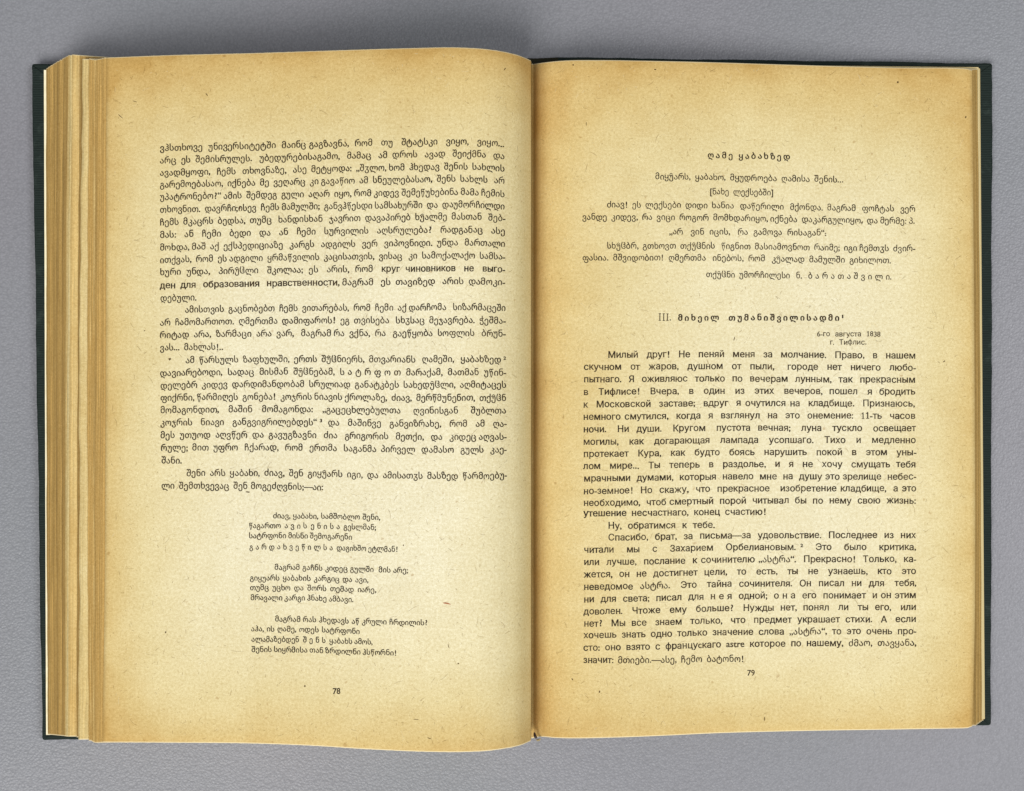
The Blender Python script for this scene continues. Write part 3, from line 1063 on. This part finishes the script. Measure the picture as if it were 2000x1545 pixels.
ru = [
    (1187, 698.8, 1788.5, 700.0, 'Милый  друг!  Не  пеняй  меня  за  молчание.  Право,  в  нашем'),
    (1139.8, 722.6, 1789, 723.6, 'скучном  от  жаров,  душном  от  пыли,   городе  нет  ничего  любо-'),
    (1139.8, 746.8, 1788, 747.4, 'пытнаго.  Я  оживляюс  только  по  вечерам  лунным,  так  прекрасным'),
    (1139.5, 771.4, 1788, 770.6, 'в   Тифлисе!   Вчера,   в   один   из   этих   вечеров,  пошел   я  бродить'),
    (1139, 796.0, 1787, 794.0, 'к  Московской  заставе;  вдруг  я очутился на  кладбище.  Признаюсь,'),
    (1139, 820.2, 1788, 817.8, 'немного смутился,  когда  я  взглянул  на  это  онемение:  11-ть  часов'),
    (1139, 844.6, 1789, 842.0, 'ночи.   Ни  души.   Кругом   пустота  вечная;   луна   тускло   освещает'),
    (1139, 869.2, 1789, 865.2, 'могилы,   как   догарающая   лампада   усопшаго.   Тихо   и   медленно'),
    (1139.5, 892.6, 1790, 889.2, 'протекает   Кура,   как   будто   боясь   нарушить   покой   в   этом   уны-'),
    (1139, 916.2, 1789, 912.6, 'лом   мире...   Ты   теперь   в   раздолье,   и   я   не   хочу   смущать  тебя'),
    (1140, 940.4, 1790, 936.6, 'мрачными  думами,  которыя  навело  мне  на  душу это зрелище  небес-'),
    (1139.5, 965.0, 1790, 959.4, 'но-земное!  Но  скажу,  что  прекрасное   изобретение кладбище,  а это'),
    (1139.5, 988.4, 1789, 983.4, 'необходимо,  чтоб смертный  порой  читывал  бы  по  нему  свою  жизнь:'),
    (1139.5, 1008.4, 1497, 1005.6, 'утешение  несчастнаго,  конец  счастию!'),
    (1187.5, 1032.6, 1397, 1030.8, 'Ну,  обратимся  к  тебе.'),
    (1187.5, 1055.8, 1789, 1051.0, 'Спасибо,  брат,  за  письма—за  удовольствие.  Последнее  из  них'),
    (1140, 1079.8, 1789.5, 1074.2, 'читали   мы   с   Захарием   Орбелиановым. ²   Это   было   критика,'),
    (1140, 1104.0, 1790, 1097.6, 'или  лучше,  послание  к сочинителю „ასტრა“.  Прекрасно!  Только,  ка-'),
    (1140, 1128.0, 1789.5, 1121.0, 'жется,  он  не  достигнет  цели,   то   есть,   ты   не   узнаешь,   кто   это'),
    (1140, 1152.0, 1790, 1144.6, 'неведомое  ასტრა.   Это   тайна  сочинителя.  Он  писал  ни  для   тебя,'),
    (1140, 1176.2, 1789.5, 1168.0, 'ни  для  света;  писал  для  н_е_я  одной;  о_н_а  его  понимает  и он этим'),
    (1139.5, 1200.2, 1789.5, 1191.2, 'доволен.   Чтоже   ему   больше?   Нужды  нет,  понял   ли   ты  его,   или'),
    (1140, 1223.6, 1789.5, 1215.0, 'нет?   Мы  все   знаем   только,   что   предмет  украшает  стихи.   А   если'),
    (1139.5, 1246.4, 1790, 1238.4, 'хочешь  знать  одно  только  значение  слова  „ასტრა“,  то  это  очень  про-'),
    (1139, 1271.0, 1790, 1261.2, 'сто:  оно  взято  с  француcкаго  astre  которое  по  нашему,  ძმაო,  თავყანა,'),
    (1139, 1294.8, 1453.8, 1292.8, 'значит:  მთიები.—ასე,  ჩემო  ბატონო!'),
]
for (x0, y0, x1, y1, t) in ru:
    R(x0, y0, x1, y1, t, 16.8, 0.013, ink=0.03)

bpy.data.objects.remove(_mo)
bpy.data.curves.remove(_m)


# ------------------------------------------------------------------ pulp fibres and specks lying in the paper
def fibres(page, surf, T, B, xr, count, seed):
    rnd = random.Random(seed)
    verts, faces, mi = [], [], []
    for k in range(count):
        px = rnd.uniform(*xr)
        v = rnd.uniform(0.006, 0.994)
        py = T(px) + (B(px) - T(px)) * v
        ln = min(22, 1.5 + rnd.expovariate(1 / 3.8))
        wd = rnd.uniform(0.35, 0.75)
        a = rnd.uniform(0, math.pi)
        bend = rnd.gauss(0, 0.35)
        pale = rnd.random() < 0.3
        pts = []
        x, y, an = px, py, a
        st = 4
        for i in range(st + 1):
            pts.append((x, y, an))
            x += math.cos(an) * ln / st
            y += math.sin(an) * ln / st
            an += bend / st * 2
        if not (xr[0] < x < xr[1]) or not (T(x) + 4 < y < B(x) - 4):
            continue
        base = len(verts)
        for i, (qx, qy, qa) in enumerate(pts):
            ww = wd * (0.35 if i in (0, st) else 1)
            for sgn in (-1, 1):
                p = surf(qx - math.sin(qa) * ww * sgn, qy + math.cos(qa) * ww * sgn)
                verts.append((p[0], p[1], p[2] + 0.00003))
        for i in range(st):
            b = base + 2 * i
            faces.append((b, b + 1, b + 3, b + 2))
            mi.append(1 if pale else 0)
    o = new_obj('paper_fibres', verts, faces, [M_FIBRE, M_FIBRE_L], page, mi, smooth_shade=False)
    o['kind'] = 'stuff'


fibres(page78, surfL, TL, BL, (214, 1026), 3200, 3)
fibres(page79, surfR, TR, BR, (1056, 1892), 2900, 4)


def speck(page, surf, px, py, rx, ry, rot, mat):
    n = 10
    verts = []
    c = surf(px, py)
    verts.append((c[0], c[1], c[2] + .00006))
    for i in range(n):
        a = 2 * math.pi * i / n
        r = random.uniform(0.75, 1.2)
        x, y = rx * math.cos(a) * r, ry * math.sin(a) * r
        p = surf(px + x * math.cos(rot) - y * math.sin(rot), py + x * math.sin(rot) + y * math.cos(rot))
        verts.append((p[0], p[1], p[2] + .00006))
    new_obj('speck', verts, [(0, 1 + i, 1 + (i + 1) % n) for i in range(n)], [mat], page, smooth_shade=False)


for a in [(331.5, 701.5, 2.6, 2.6, 0), (595.5, 1340, 1.8, 1.8, 0), (323.5, 1235, 1.6, 1.8, 0), (788, 1065, 1.2, 1.6, 0),
          (986, 135, 3.4, 1.0, -0.9), (468, 406, 1.8, 4.0, 0.1), (484, 961, 4, 1.3, 0.05), (895, 1296, 1.5, 1.5, 0),
          (282, 646, 1.3, 1.3, 0), (812, 1405, 5.5, 0.6, 0.05), (838, 1442, 4.5, 0.7, 0.4), (876, 1262, 0.7, 5.0, -0.3),
          (263, 198, 5.0, 0.6, 0.3), (404, 185, 3.6, 0.8, 0.9), (235, 227, 6, 0.7, 0.75), (640, 560, 1.2, 1.2, 0)]:
    speck(page78, surfL, *a, M_SPOT)
speck(page78, surfL, 872, 1178.5, 8.5, 1.6, 0.16, M_RED)
for a in [(1119.5, 127, 1.8, 1.6, 0), (1279.5, 136, 2.4, 1.2, 0), (1753.5, 161, 2.0, 2.0, 0), (1886, 229, 1.4, 2.2, 0.3),
          (1171, 1351, 1.4, 2.6, 0.1), (1844, 706, 2.4, 1.2, -0.6), (1493, 1404, 1.0, 5.0, 0.15), (1118, 1327, 1.0, 2.6, -0.5),
          (1434, 662, 1.0, 4.2, 0.2), (1145, 242, 0.6, 4.5, 0.0), (1612, 456, 1.8, 1.2, 0.4), (1684, 434, 1.4, 1.8, 0.4)]:
    speck(page79, surfR, *a, M_SPOT)
